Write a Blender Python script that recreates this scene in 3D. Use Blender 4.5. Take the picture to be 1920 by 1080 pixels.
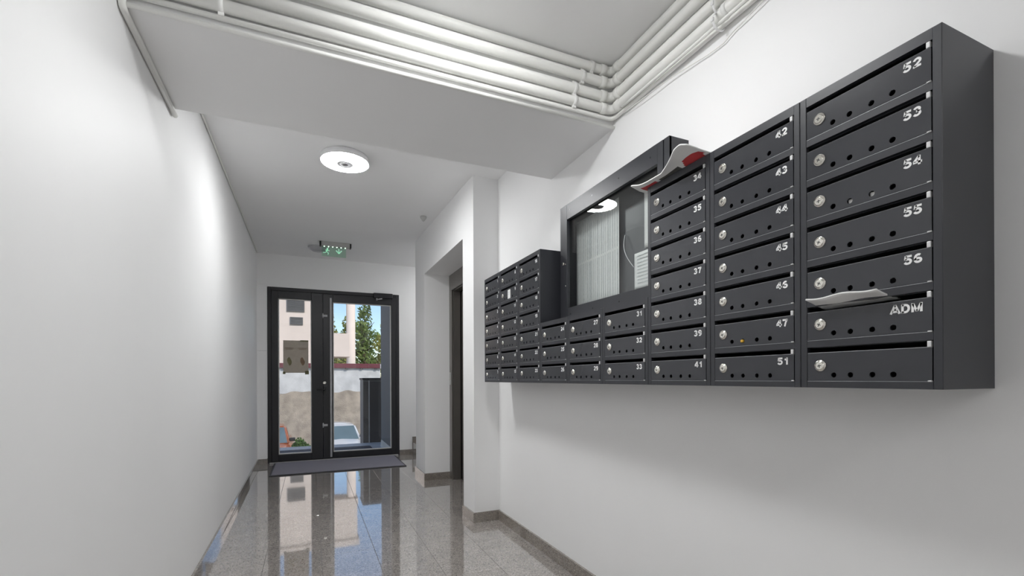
import bpy, bmesh, math, random
from mathutils import Vector, Matrix
random.seed(7)
sc = bpy.context.scene
for o in list(bpy.data.objects):
    bpy.data.objects.remove(o)
COL = sc.collection

# ------------------------------------------------------------------ camera
H = 1.05
F, YAW, ROLL, CY = 875.0, 0.4094, -0.00407, 709.2
fw = Vector((math.sin(YAW), math.cos(YAW), 0))
r0 = Vector((math.cos(YAW), -math.sin(YAW), 0)); u0 = Vector((0, 0, 1))
rt = r0 * math.cos(ROLL) + u0 * math.sin(ROLL)
up = u0 * math.cos(ROLL) - r0 * math.sin(ROLL)
cd = bpy.data.cameras.new('camera'); cam = bpy.data.objects.new('camera', cd); COL.objects.link(cam)
cd.sensor_width = 36; cd.sensor_fit = 'HORIZONTAL'
cd.lens = F / 1920 * 36
cd.shift_y = (CY - 540) / 1920
cd.clip_start = 0.02; cd.clip_end = 500
m3 = Matrix((rt, up, -fw)).transposed()
cam.matrix_world = Matrix.Translation((0, 0, H)) @ m3.to_4x4()
sc.camera = cam

# ------------------------------------------------------------------ world, sun, exposure
SKY_STRENGTH = 0.10
SUN_POWER = 2.12
NEAR_LAMP = 39.0          # emission of the lit ceiling lamp near the camera
BACK_FILL = 24.0  # added fill behind the camera
STAIR_FILL = 26.0  # added fill round the corner, out of view
CORRIDOR_LAMP = 58.0
w = bpy.data.worlds.new('world'); sc.world = w; w.use_nodes = True
nt = w.node_tree; nt.nodes.clear()
sky = nt.nodes.new('ShaderNodeTexSky'); sky.sky_type = 'NISHITA'
sky.sun_disc = False; sky.sun_elevation = math.radians(42); sky.sun_rotation = math.radians(215)
sky.air_density = 1.0; sky.dust_density = 0.1; sky.ozone_density = 3.0
bg = nt.nodes.new('ShaderNodeBackground'); bg.inputs[1].default_value = SKY_STRENGTH
wo = nt.nodes.new('ShaderNodeOutputWorld')
nt.links.new(sky.outputs[0], bg.inputs[0]); nt.links.new(bg.outputs[0], wo.inputs[0])
sd = bpy.data.lights.new('sun', 'SUN'); sun = bpy.data.objects.new('sun', sd); COL.objects.link(sun)
sd.energy = SUN_POWER; sd.angle = math.radians(1.0); sd.color = (1, .95, .86)
sun.rotation_euler = Vector((-.45, .62, -.70)).to_track_quat('-Z', 'Y').to_euler()
sun.location = (3, -4, 12)
vs = sc.view_settings
vs.view_transform = 'Standard'; vs.look = 'None'; vs.gamma = 1; vs.use_curve_mapping = False
vs.exposure = 0.62
sc.display_settings.display_device = 'sRGB'
sc.cycles.max_bounces = 12; sc.cycles.diffuse_bounces = 8; sc.cycles.glossy_bounces = 6
sc.cycles.transparent_max_bounces = 16; sc.cycles.transmission_bounces = 8

# ------------------------------------------------------------------ helpers
def tag(o, label=None, cat=None, group=None, kind=None):
    if label: o['label'] = label
    if cat: o['category'] = cat
    if group: o['group'] = group
    if kind: o['kind'] = kind
    return o

def empty(name, loc=(0, 0, 0), rz=0.0):
    o = bpy.data.objects.new(name, None); COL.objects.link(o)
    o.location = loc; o.rotation_euler = (0, 0, rz); o.empty_display_size = .05
    return o

def link(name, me, parent=None, loc=(0, 0, 0), rot=(0, 0, 0)):
    o = bpy.data.objects.new(name, me); COL.objects.link(o)
    o.location = loc; o.rotation_euler = rot
    if parent: o.parent = parent
    return o

class MB:
    def __init__(s): s.b = bmesh.new()
    def face(s, vs, mi=0, smooth=False):
        try:
            f = s.b.faces.new(vs); f.material_index = mi; f.smooth = smooth; return f
        except ValueError: return None
    def hexa(s, p, mi=0):   # p: 8 points, bottom 4 ccw then top 4
        v = [s.b.verts.new(q) for q in p]
        for a in ((3, 2, 1, 0), (4, 5, 6, 7), (0, 1, 5, 4), (1, 2, 6, 5), (2, 3, 7, 6), (3, 0, 4, 7)):
            s.face([v[i] for i in a], mi)
        return s
    def box(s, x0, x1, y0, y1, z0, z1, mi=0):
        return s.hexa([(x0, y0, z0), (x1, y0, z0), (x1, y1, z0), (x0, y1, z0),
                       (x0, y0, z1), (x1, y0, z1), (x1, y1, z1), (x0, y1, z1)], mi)
    def bbox(s, x0, x1, y0, y1, z0, z1, bev=.002, seg=2, mi=0):
        n0 = set(s.b.edges)
        s.box(x0, x1, y0, y1, z0, z1, mi)
        es = [e for e in s.b.edges if e not in n0]
        bmesh.ops.bevel(s.b, geom=es, offset=bev, segments=seg, affect='EDGES', profile=.5)
        return s
    def poly(s, pts, h0, h1, mi=0):      # prism from xy polygon ccw
        lo = [s.b.verts.new((x, y, h0)) for x, y in pts]; hi = [s.b.verts.new((x, y, h1)) for x, y in pts]
        s.face(lo[::-1], mi); s.face(hi, mi)
        n = len(pts)
        for i in range(n): s.face([lo[i], lo[(i + 1) % n], hi[(i + 1) % n], hi[i]], mi)
        return s
    def lathe(s, prof, c=(0, 0, 0), axis='z', n=32, mi=0, cap=True, smooth=True):   # prof: list of (r, h)
        rings = []
        for r, h in prof:
            ring = []
            for k in range(n):
                a = 2 * math.pi * k / n; ca, sa = r * math.cos(a), r * math.sin(a)
                q = {'z': (ca, sa, h), 'y': (ca, h, sa), 'x': (h, ca, sa)}[axis]
                ring.append(s.b.verts.new(Vector(q) + Vector(c)))
            rings.append(ring)
        for a, b in zip(rings, rings[1:]):
            for k in range(n): s.face([a[k], a[(k + 1) % n], b[(k + 1) % n], b[k]], mi, smooth)
        if cap:
            s.face(rings[0][::-1], mi); s.face(rings[-1], mi)
        return s
    def tube(s, path, r, n=14, mi=0, cap=True):
        P = [Vector(p) for p in path]; rings = []
        ref = Vector((0, 0, 1))
        for i, p in enumerate(P):
            t = (P[min(i + 1, len(P) - 1)] - P[max(i - 1, 0)]).normalized()
            a = t.cross(ref)
            if a.length < 1e-3: a = t.cross(Vector((0, 1, 0)))
            a.normalize(); bb = t.cross(a)
            if rings and a.dot(la) < 0: a = -a; bb = -bb
            la = a
            rr = r[i] if isinstance(r, (list, tuple)) else r
            rings.append([s.b.verts.new(p + (a * math.cos(2 * math.pi * k / n) + bb * math.sin(2 * math.pi * k / n)) * rr) for k in range(n)])
        for x, y in zip(rings, rings[1:]):
            for k in range(n): s.face([x[k], x[(k + 1) % n], y[(k + 1) % n], y[k]], mi, True)
        if cap: s.face(rings[0][::-1], mi); s.face(rings[-1], mi)
        return s
    def grid(s, fn, nu, nv, mi=0, smooth=True):
        g = [[s.b.verts.new(fn(i / nu, j / nv)) for j in range(nv + 1)] for i in range(nu + 1)]
        for i in range(nu):
            for j in range(nv): s.face([g[i][j], g[i + 1][j], g[i + 1][j + 1], g[i][j + 1]], mi, smooth)
        return s
    def mesh(s, name, mats):
        bmesh.ops.recalc_face_normals(s.b, faces=s.b.faces)
        me = bpy.data.meshes.new(name); s.b.to_mesh(me); s.b.free()
        for m in (mats if isinstance(mats, (list, tuple)) else [mats]): me.materials.append(m)
        return me
    def obj(s, name, mats, parent=None, loc=(0, 0, 0), rot=(0, 0, 0)):
        return link(name, s.mesh(name, mats), parent, loc, rot)

def arc(path, rad, n=6):
    """round the inner corners of a polyline"""
    P = [Vector(p) for p in path]; out = [P[0]]
    for a, b, c in zip(P, P[1:], P[2:]):
        d1 = (a - b).normalized(); d2 = (c - b).normalized()
        p, q = b + d1 * rad, b + d2 * rad
        for k in range(n + 1):
            t = k / n; out.append((1 - t) ** 2 * p + 2 * t * (1 - t) * b + t * t * q)
    out.append(P[-1]); return out

# ------------------------------------------------------------------ materials
def mat(name, color, rough=.5, metal=0.0, spec=.5, coat=0.0, noise=None, bump=None, emit=None, rnd=0.0, coatr=.03):
    m = bpy.data.materials.new(name); m.use_nodes = True
    t = m.node_tree; b = t.nodes['Principled BSDF']
    b.inputs['Base Color'].default_value = (*color, 1); b.inputs['Roughness'].default_value = rough
    b.inputs['Metallic'].default_value = metal; b.inputs['Specular IOR Level'].default_value = spec
    b.inputs['Coat Weight'].default_value = coat; b.inputs['Coat Roughness'].default_value = coatr
    tc = t.nodes.new('ShaderNodeTexCoord')
    src = None
    if noise:                                   # (scale, amount, detail)
        n = t.nodes.new('ShaderNodeTexNoise'); n.inputs['Scale'].default_value = noise[0]; n.inputs['Detail'].default_value = noise[2]
        t.links.new(tc.outputs['Object'], n.inputs['Vector'])
        r = t.nodes.new('ShaderNodeMapRange'); r.inputs[1].default_value = .3; r.inputs[2].default_value = .7
        r.inputs[3].default_value = 1 - noise[1]; r.inputs[4].default_value = 1 + noise[1]
        t.links.new(n.outputs[0], r.inputs[0]); src = r.outputs[0]
    if rnd:
        oi = t.nodes.new('ShaderNodeObjectInfo'); r2 = t.nodes.new('ShaderNodeMapRange')
        r2.inputs[3].default_value = 1 - rnd; r2.inputs[4].default_value = 1 + rnd
        t.links.new(oi.outputs['Random'], r2.inputs[0])
        if src:
            mm = t.nodes.new('ShaderNodeMath'); mm.operation = 'MULTIPLY'; t.links.new(src, mm.inputs[0]); t.links.new(r2.outputs[0], mm.inputs[1]); src = mm.outputs[0]
        else: src = r2.outputs[0]
    if src:
        v = t.nodes.new('ShaderNodeVectorMath'); v.operation = 'SCALE'; v.inputs[0].default_value = color
        t.links.new(src, v.inputs['Scale']); t.links.new(v.outputs[0], b.inputs['Base Color'])
    if bump:                                    # (scale, strength, distance)
        n = t.nodes.new('ShaderNodeTexNoise'); n.inputs['Scale'].default_value = bump[0]; n.inputs['Detail'].default_value = 4
        t.links.new(tc.outputs['Object'], n.inputs['Vector'])
        bp = t.nodes.new('ShaderNodeBump'); bp.inputs['Strength'].default_value = bump[1]; bp.inputs['Distance'].default_value = bump[2]
        t.links.new(n.outputs[0], bp.inputs['Height']); t.links.new(bp.outputs[0], b.inputs['Normal'])
    if emit:
        b.inputs['Emission Color'].default_value = (*emit[0], 1); b.inputs['Emission Strength'].default_value = emit[1]
    return m

def granite(name, c_mid, c_dark, c_light, rough, scale=260, rnd=.06, spec=.5, coat=0.0):
    m = bpy.data.materials.new(name); m.use_nodes = True
    t = m.node_tree; b = t.nodes['Principled BSDF']
    b.inputs['Roughness'].default_value = rough; b.inputs['Specular IOR Level'].default_value = spec; b.inputs['Coat Weight'].default_value = coat
    b.inputs['Coat Roughness'].default_value = .025; b.inputs['Coat IOR'].default_value = 2.1
    ge = t.nodes.new('ShaderNodeNewGeometry')
    vo = t.nodes.new('ShaderNodeTexVoronoi'); vo.inputs['Scale'].default_value = scale
    t.links.new(ge.outputs['Position'], vo.inputs['Vector'])
    sep = t.nodes.new('ShaderNodeSeparateColor'); t.links.new(vo.outputs['Color'], sep.inputs[0])
    cr = t.nodes.new('ShaderNodeValToRGB'); cr.color_ramp.interpolation = 'LINEAR'
    el = cr.color_ramp.elements
    el[0].position = 0; el[0].color = (*c_dark, 1); el[1].position = 1; el[1].color = (*c_light, 1)
    e = el.new(.28); e.color = (*c_mid, 1); e = el.new(.72); e.color = (*c_mid, 1)
    t.links.new(sep.outputs[0], cr.inputs[0])
    n = t.nodes.new('ShaderNodeTexNoise'); n.inputs['Scale'].default_value = 9; n.inputs['Detail'].default_value = 5
    t.links.new(ge.outputs['Position'], n.inputs['Vector'])
    r = t.nodes.new('ShaderNodeMapRange'); r.inputs[1].default_value = .3; r.inputs[2].default_value = .7; r.inputs[3].default_value = .9; r.inputs[4].default_value = 1.1
    t.links.new(n.outputs[0], r.inputs[0])
    oi = t.nodes.new('ShaderNodeObjectInfo'); r2 = t.nodes.new('ShaderNodeMapRange'); r2.inputs[3].default_value = 1 - rnd; r2.inputs[4].default_value = 1 + rnd
    t.links.new(oi.outputs['Random'], r2.inputs[0])
    mm = t.nodes.new('ShaderNodeMath'); mm.operation = 'MULTIPLY'; t.links.new(r.outputs[0], mm.inputs[0]); t.links.new(r2.outputs[0], mm.inputs[1])
    v = t.nodes.new('ShaderNodeVectorMath'); v.operation = 'SCALE'
    t.links.new(cr.outputs[0], v.inputs[0]); t.links.new(mm.outputs[0], v.inputs['Scale']); t.links.new(v.outputs[0], b.inputs['Base Color'])
    return m

def glass(name, tint=(1, 1, 1), ior=1.5):
    m = bpy.data.materials.new(name); m.use_nodes = True
    t = m.node_tree; t.nodes.clear()
    o = t.nodes.new('ShaderNodeOutputMaterial'); mx = t.nodes.new('ShaderNodeMixShader')
    tr = t.nodes.new('ShaderNodeBsdfTransparent'); tr.inputs[0].default_value = (*tint, 1)
    gl = t.nodes.new('ShaderNodeBsdfGlossy'); gl.inputs['Roughness'].default_value = .01
    fr = t.nodes.new('ShaderNodeFresnel'); ge = t.nodes.new('ShaderNodeNewGeometry')
    mi = t.nodes.new('ShaderNodeMapRange'); mi.inputs[3].default_value = ior; mi.inputs[4].default_value = 1 / ior   # same reflectance on both faces of the pane
    t.links.new(ge.outputs['Backfacing'], mi.inputs[0]); t.links.new(mi.outputs[0], fr.inputs[0])
    t.links.new(fr.outputs[0], mx.inputs[0]); t.links.new(tr.outputs[0], mx.inputs[1]); t.links.new(gl.outputs[0], mx.inputs[2])
    t.links.new(mx.outputs[0], o.inputs[0]); return m

def translucent(name, color, amount=.5, noise=None):
    m = bpy.data.materials.new(name); m.use_nodes = True
    t = m.node_tree; t.nodes.clear()
    o = t.nodes.new('ShaderNodeOutputMaterial'); mx = t.nodes.new('ShaderNodeMixShader'); mx.inputs[0].default_value = amount
    d = t.nodes.new('ShaderNodeBsdfDiffuse'); l = t.nodes.new('ShaderNodeBsdfTranslucent')
    for q in (d, l): q.inputs[0].default_value = (*color, 1)
    if noise:
        tc = t.nodes.new('ShaderNodeTexCoord'); n = t.nodes.new('ShaderNodeTexNoise'); n.inputs['Scale'].default_value = noise[0]; n.inputs['Detail'].default_value = 5
        t.links.new(tc.outputs['Object'], n.inputs['Vector'])
        cr = t.nodes.new('ShaderNodeValToRGB'); cr.color_ramp.elements[0].position = .3; cr.color_ramp.elements[1].position = .7
        cr.color_ramp.elements[0].color = (*[c * (1 - noise[1]) for c in color], 1); cr.color_ramp.elements[1].color = (*[min(1, c * (1 + noise[1])) for c in color], 1)
        t.links.new(n.outputs[0], cr.inputs[0])
        for q in (d, l): t.links.new(cr.outputs[0], q.inputs[0])
    t.links.new(d.outputs[0], mx.inputs[1]); t.links.new(l.outputs[0], mx.inputs[2]); t.links.new(mx.outputs[0], o.inputs[0]); return m

M = dict(
    wall=mat('white_wall_paint', (.89, .89, .89), .55, noise=(1.5, .012, 3), bump=(160, .06, .002)),
    ceil=mat('white_ceiling_paint', (.89, .89, .89), .7, noise=(1.2, .012, 3), bump=(120, .05, .002)),
    floor=granite('polished_granite', (.355, .325, .30), (.17, .152, .14), (.52, .485, .455), .06, 190, .05, .6, 1.0),
    skirt=granite('skirting_granite', (.23, .20, .17), (.10, .09, .08), (.36, .32, .28), .08, 240, .03, .5, .8),
    grout=mat('tile_grout', (.10, .095, .09), .9, noise=(60, .1, 3)),
    pipe=mat('white_pvc', (.86, .86, .83), .35, noise=(8, .02, 3), spec=.4),
    pipeclip=mat('white_clip_plastic', (.85, .85, .83), .3, noise=(20, .02, 2)),
    metal=mat('anthracite_painted_steel', (.034, .036, .043), .24, noise=(3, .06, 3), bump=(500, .02, .001), spec=.5, coat=.25, coatr=.12),
    metaldark=mat('anthracite_frame_steel', (.034, .0355, .042), .36, noise=(4, .05, 3), bump=(500, .02, .001), spec=.5),
    edge=mat('bare_steel_and_edge_highlight', (.42, .43, .45), .35, .6, noise=(30, .15, 3)),  # raw metal on the rails, painted-in highlight on the door tops
    tab=mat('light_grey_hinge_tab', (.72, .72, .72), .35, .2, noise=(40, .08, 2)),
    chrome=mat('lock_chrome', (.80, .78, .72), .16, 1.0, noise=(60, .05, 2)),
    slot=mat('lock_keyhole', (.03, .03, .03), .5, noise=(60, .1, 2)),
    number=mat('white_vinyl_number', (.88, .88, .88), .5, noise=(40, .02, 2)),
    paper=mat('white_paper', (.80, .80, .79), .75, noise=(12, .02, 3)),
    print=mat('grey_print', (.38, .40, .42), .8, noise=(90, .3, 4)),
    papertxt=mat('pale_print', (.55, .57, .58), .8, noise=(90, .2, 4)),
    red=mat('red_print', (.50, .045, .05), .6, noise=(20, .1, 3)),
    darkprint=mat('dark_photo_print', (.10, .10, .09), .6, noise=(30, .5, 4)),
    plastic=mat('clear_sleeve', (.85, .85, .85), .12, noise=(20, .02, 2)),
    yellow=mat('yellow_plug', (.75, .45, .05), .5, noise=(50, .1, 2)),
    doorframe=mat('dark_door_aluminium', (.022, .022, .025), .35, noise=(5, .06, 3), spec=.45),
    gasket=mat('grey_gasket', (.42, .42, .43), .45, noise=(20, .06, 3)),
    bead=mat('light_glazing_bead', (.78, .76, .73), .4, noise=(20, .05, 3)),
    alu=mat('brushed_aluminium', (.55, .55, .54), .3, .8, noise=(30, .06, 3)),
    blackplastic=mat('black_plastic', (.02, .02, .02), .4, noise=(20, .1, 2)),
    mat=mat('grey_carpet_mat', (.25, .24, .275), .95, noise=(350, .25, 3), bump=(600, .6, .004), spec=.1),
    matedge=mat('mat_rubber_edge', (.05, .05, .055), .7, noise=(60, .1, 2)),
    liftmetal=mat('lift_stainless', (.25, .235, .22), .3, .85, noise=(2, .06, 3)),
    liftdark=mat('lift_gap', (.02, .02, .02), .6, noise=(20, .1, 2)),
    lampwhite=mat('lamp_white_plastic', (.84, .84, .85), .35, noise=(20, .01, 2)),
    lampring=mat('lamp_lit_ring', (.9, .9, .9), .3, noise=(20, .01, 2), emit=((.985, .995, 1), CORRIDOR_LAMP)),
    lampcore=mat('lamp_lit_centre', (.9, .9, .9), .3, noise=(20, .01, 2), emit=((.985, .995, 1), CORRIDOR_LAMP)),
    lampdiff=mat('lamp_disc', (.84, .84, .85), .4, noise=(20, .01, 2), emit=((.985, .995, 1), CORRIDOR_LAMP)),
    lampsensor=mat('lamp_sensor', (.18, .18, .18), .4, noise=(20, .05, 2)),
    lampon=mat('lit_diffuser', (.9, .9, .9), .4, noise=(20, .01, 2), emit=((.985, .995, 1), NEAR_LAMP)),
    fillback=mat('fill_diffuser_back', (.9, .9, .9), .4, noise=(20, .01, 2), emit=((.985, .995, 1), BACK_FILL)),
    fillstair=mat('fill_diffuser_stair', (.9, .9, .9), .4, noise=(20, .01, 2), emit=((.985, .995, 1), STAIR_FILL)),
    signled=mat('green_led', (.6, .9, .7), .4, noise=(20, .02, 2), emit=((.75, 1, .82), 1.6)),
    signpict=mat('green_pictogram', (.40, .72, .55), .4, noise=(20, .05, 2), emit=((.35, .75, .52), .30)),
    greyplastic=mat('grey_plastic', (.50, .50, .49), .45, noise=(20, .04, 2)),
    domeplastic=mat('dome_plastic', (.5, .5, .52), .18, noise=(10, .03, 2)),
    glass=glass('clear_glass'),
    cabglass=glass('cabinet_glass', (.97, .985, .98), 1.55),
    cream=mat('cream_render', (.80, .68, .60), .85, noise=(1.2, .04, 5), bump=(60, .2, .01)),
    vent=mat('dark_louvre', (.10, .10, .10), .6, noise=(20, .1, 3)),
    plaster=mat('whitewashed_plaster', (.62, .61, .60), .9, noise=(2.2, .16, 6), bump=(30, .4, .02)),
    concrete=mat('rough_brown_plaster', (.40, .335, .27), .95, noise=(2.6, .28, 8), bump=(25, .6, .03)),
    cap=mat('dark_red_sheet', (.16, .035, .045), .45, noise=(6, .12, 3)),
    asphalt=mat('asphalt', (.16, .16, .16), .9, noise=(40, .2, 5), bump=(80, .4, .01)),
    landing=granite('landing_granite', (.60, .58, .55), (.42, .40, .38), (.70, .68, .65), .45, 220, .03),
    greywall=mat('grey_outside_paint', (.150, .146, .152), .7, noise=(3, .05, 4), bump=(120, .1, .003)),
    kiosk=mat('dark_kiosk_metal', (.050, .046, .046), .5, noise=(5, .08, 3)),
    kioskside=mat('kiosk_side_metal', (.13, .13, .14), .5, noise=(5, .06, 3)),
    bark=mat('bark', (.12, .085, .06), .9, noise=(14, .3, 5), bump=(30, .5, .02)),
    carwhite=mat('white_car_paint', (.72, .73, .75), .25, noise=(3, .02, 2), coat=.8),
    carorange=mat('orange_car_paint', (.42, .12, .05), .25, .1, noise=(3, .03, 2), coat=.8),
    carglass=mat('car_glass', (.12, .17, .19), .06, noise=(2, .1, 2), spec=.8),
    tyre=mat('tyre_rubber', (.02, .02, .02), .85, noise=(30, .1, 2)),
    headlamp=mat('headlamp_lens', (.75, .77, .8), .1, noise=(20, .1, 2), spec=.8),
    poster=translucent('backlit_brown_poster', (.62, .49, .35), .75, (20, .05)),
    posterdark=translucent('poster_print', (.42, .40, .25), .7, (20, .1)),
    posterdark2=translucent('poster_print_brown', (.46, .34, .25), .7, (20, .1)),
    leafA=translucent('olive_leaves', (.42, .43, .13), .45, (.9, .35)),
    leafB=translucent('green_leaves', (.27, .36, .13), .45, (.9, .35)),
    leafC=translucent('bush_leaves', (.12, .22, .06), .4, (1.5, .4)),
)
WALL, CEIL = M['wall'], M['ceil']

# ================================================================== SETTING
def LX(y): return -.512 - .0117 * y          # left wall face
def LC(y): return 2.51 + .0232 * (y - 2.4)   # low ceiling height
ZC = 2.465                                   # near ceiling height
XR = 1.295; YB = -2.6; YF = 6.5
XM = 1.101                                   # mailbox fronts
def struct(o): o['kind'] = 'structure'; return o

mb = MB(); mb.poly([(LX(YB) - .15, YB), (LX(YB), YB), (LX(YF + .2), YF + .2), (LX(YF + .2) - .15, YF + .2)], -.02, 2.9)
struct(mb.obj('wall_left', WALL))
mb = MB(); mb.box(XR, 1.7, YB, 3.23, -.02, 2.9)
struct(mb.obj('wall_right', WALL))
mb = MB(); mb.poly([(1.099, 3.23), (1.7, 3.23), (1.7, 3.465), (1.092, 3.465)], -.02, 2.9)        # near pier
mb.poly([(1.092, 3.465), (1.7, 3.465), (1.7, 4.77), (1.09, 4.77)], 2.13, 2.9)                     # header over the lift recess
mb.poly([(1.09, 4.77), (1.7, 4.77), (1.7, 5.21), (1.09, 5.21)], -.02, 2.9)                        # far pier
mb.box(1.50, 1.7, 3.465, 4.77, -.02, 2.13)
struct(mb.obj('wall_lift', WALL))
mb = MB(); mb.box(LX(YB) - .15, 1.7, YB - .15, YB, -.02, 2.9); struct(mb.obj('wall_back', WALL))
DX0, DX1, DZ = -.478, 1.132, 2.2
mb = MB(); mb.box(-.75, DX0, YF, YF + .2, -.02, 2.9); mb.box(DX1, 3.2, YF, YF + .2, -.02, 2.9); mb.box(DX0, DX1, YF, YF + .2, DZ, 2.9)
struct(mb.obj('wall_far', WALL))
mb = MB(); mb.box(3.2, 3.4, 5.0, YF + .2, -.02, 2.9); struct(mb.obj('wall_stairwell_right', WALL))
mb = MB(); mb.box(1.7, 3.2, 5.0, 5.21, -.02, 2.9); struct(mb.obj('wall_stairwell_near', WALL))
# ceilings: near part, beam, low corridor part, stairwell
mb = MB(); mb.box(LX(YB) - .15, 1.7, YB - .15, 1.9, ZC, ZC + .3); struct(mb.obj('ceiling', CEIL))
mb = MB()
mb.hexa([(-.75, 2.3, LC(2.3)), (1.7, 2.3, LC(2.3)), (1.7, YF + .2, LC(YF + .2)), (-.75, YF + .2, LC(YF + .2)),
         (-.75, 2.3, 3.0), (1.7, 2.3, 3.0), (1.7, YF + .2, 3.0), (-.75, YF + .2, 3.0)])
mb.box(1.7, 3.2, 5.0, YF + .2, 2.62, 3.0)
struct(mb.obj('ceiling_corridor', CEIL))
mb = MB(); mb.bbox(-.75, 1.6, 1.794, 2.40, 2.205, 2.9, .004, 2); struct(mb.obj('ceiling_beam', CEIL))

# floor: slab with grout and every granite tile a piece of its own
mb = MB(); mb.box(-.75, 3.2, YB - .15, YF + .2, -.15, -.0025); fl = struct(mb.obj('floor', M['grout']))
TW, TL, GAP = .3022, .6, .0016
tile_me = {}
def tile(x0, x1, y0, y1):
    k = (round(x1 - x0, 3), round(y1 - y0, 3))
    if k not in tile_me:
        b = MB(); a, c = (x1 - x0) / 2 - GAP / 2, (y1 - y0) / 2 - GAP / 2; e = .0009
        lo = [b.b.verts.new(q) for q in ((-a, -c, -.012), (a, -c, -.012), (a, c, -.012), (-a, c, -.012))]
        md = [b.b.verts.new(q) for q in ((-a, -c, -e), (a, -c, -e), (a, c, -e), (-a, c, -e))]
        hi = [b.b.verts.new(q) for q in ((-a + e, -c + e, 0), (a - e, -c + e, 0), (a - e, c - e, 0), (-a + e, c - e, 0))]
        for A, B in ((lo, md), (md, hi)):
            for i in range(4): b.face([A[i], A[(i + 1) % 4], B[(i + 1) % 4], B[i]])
        b.face(hi); tile_me[k] = b.mesh('tile', M['floor'])
    link('tile', tile_me[k], fl, ((x0 + x1) / 2, (y0 + y1) / 2, random.uniform(-.0003, 0)))
for c in range(-2, 9):
    x0 = .0610 + (c - 1) * TW; x1 = x0 + TW
    off = 0 if c % 2 else .3
    y = 2.99 + off - .6 * 10
    while y < YF:
        ya, yb = max(y, YB), min(y + TL, YF)
        xmax = 3.0 if (ya > 5.0) else (1.7 if ya > 3.2 else 1.33)
        if yb - ya > .02 and x0 < xmax and (c < 3 or x0 < 1.3 or ya > 3.2): tile(max(x0, -.62), x1, ya, yb)
        y += TL

# baseboards of polished granite
BH, BT = .072, .012
S = M['skirt']
def skirt(name, pts):                         # closed polygons in plan
    b = MB()
    for p in pts: b.poly(p, 0, BH)
    return struct(b.obj(name, S))
skirt('baseboard_left', [[(LX(YB), YB), (LX(YB) + BT, YB), (LX(YF) + BT, YF), (LX(YF), YF)]])
skirt('baseboard_right', [[(XR - BT, YB), (XR, YB), (XR, 3.23 - BT), (XR - BT, 3.23 - BT)]])
skirt('baseboard_pier', [[(1.099 - BT, 3.23 - BT), (XR, 3.23 - BT), (XR, 3.23), (1.099 - BT, 3.23)],
                         [(1.099 - BT, 3.23), (1.099, 3.23), (1.092, 3.465), (1.092 - BT, 3.465)]])
skirt('baseboard_lift', [[(1.09 - BT, 4.77 - BT), (1.352, 4.77 - BT), (1.352, 4.77), (1.09 - BT, 4.77)],
                         [(1.09 - BT, 4.77), (1.09, 4.77), (1.09, 5.21), (1.09 - BT, 5.21)],
                         [(1.09 - BT, 5.21), (1.3, 5.21), (1.3, 5.21 + BT), (1.09 - BT, 5.21 + BT)]])
skirt('baseboard_far', [[(LX(YF), YF - BT), (DX0, YF - BT), (DX0, YF), (LX(YF), YF)], [(DX1, YF - BT), (1.31, YF - BT), (1.31, YF), (DX1, YF)]])
# stair skirting and steps beyond the far pier
st = tag(empty('staircase', (1.31, 5.22, 0)), 'granite staircase rising to the right beside the entrance door', 'stairs')
for k in range(6):
    b = MB(); b.bbox(.30 * k, .30 * (k + 1) + .02, .0, 1.278, 0 if k == 0 else .17 * k - .02, .17 * (k + 1), .003, 1)
    b.obj('step', S, st)
b = MB()
for k in range(6): b.box(.30 * k - .005, .30 * (k + 1) - .005, 1.262, 1.279, .17 * k, .17 * (k + 1) + .075)
b.obj('stair_skirting', S, st)

# boxed white riser left of the entrance
b = MB(); b.box(LX(YF) + .001, DX0 - .004, YF - .045, YF, .0721, 1.40); b.box(LX(YF) + .001, DX0 - .004, YF - .045, YF, 1.403, 2.19)
b.bbox(LX(YF) + .001, DX0 + .006, YF - .052, YF, 2.19, 2.215, .003, 1)
struct(b.obj('trim_1', WALL))

# ================================================================== ENTRANCE DOOR (door_1)
d = empty('door_1', (0, YF, 0)); struct(d)
FR = M['doorframe']
b = MB(); fy0, fy1 = .0, .09
b.bbox(DX0, DX0 + .045, fy0, fy1, 0, DZ, .003, 1); b.bbox(DX1 - .045, DX1, fy0, fy1, 0, DZ, .003, 1)
b.bbox(DX0 + .045, DX1 - .045, fy0, fy1, DZ - .045, DZ, .003, 1); b.bbox(DX0 + .045, DX1 - .045, fy0, fy1, 0, .02, .003, 1)
b.obj('door_frame', FR, d)
def leaf(name, x0, x1, gx0, gx1, gz0, gz1, z0=.022, z1=DZ - .048):
    b = MB(); y0, y1 = -.012, .06
    b.bbox(x0, gx0, y0, y1, z0, z1, .004, 2); b.bbox(gx1, x1, y0, y1, z0, z1, .004, 2)
    b.bbox(gx0, gx1, y0, y1, z0, gz0, .004, 2); b.bbox(gx0, gx1, y0, y1, gz1, z1, .004, 2)
    L = b.obj(name, FR, d)
    t = .010; b = MB(); q0, q1 = .02, .052
    b.box(gx0, gx0 + t, q0, q1, gz0, gz1); b.box(gx1 - t, gx1, q0, q1, gz0, gz1); b.box(gx0 + t, gx1 - t, q0, q1, gz0, gz0 + t); b.box(gx0 + t, gx1 - t, q0, q1, gz1 - t, gz1)
    b.obj('glazing_bead', M['bead'], L)
    b = MB(); b.box(gx0 + t * .5, gx1 - t * .5, .032, .038, gz0 + t * .5, gz1 - t * .5); b.obj('pane', M['glass'], L)
    return L
LA = leaf('fixed_leaf', DX0 + .047, .1612, -.356, .025, .108, 2.062)
LB = leaf('door_leaf', .162, DX1 - .047, .283, 1.026, .100, 2.052)
b = MB(); b.bbox(.244, .268, -.022, -.0121, .040, 2.10, .003, 1); b.obj('edge_strip', M['gasket'], LB)
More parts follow.
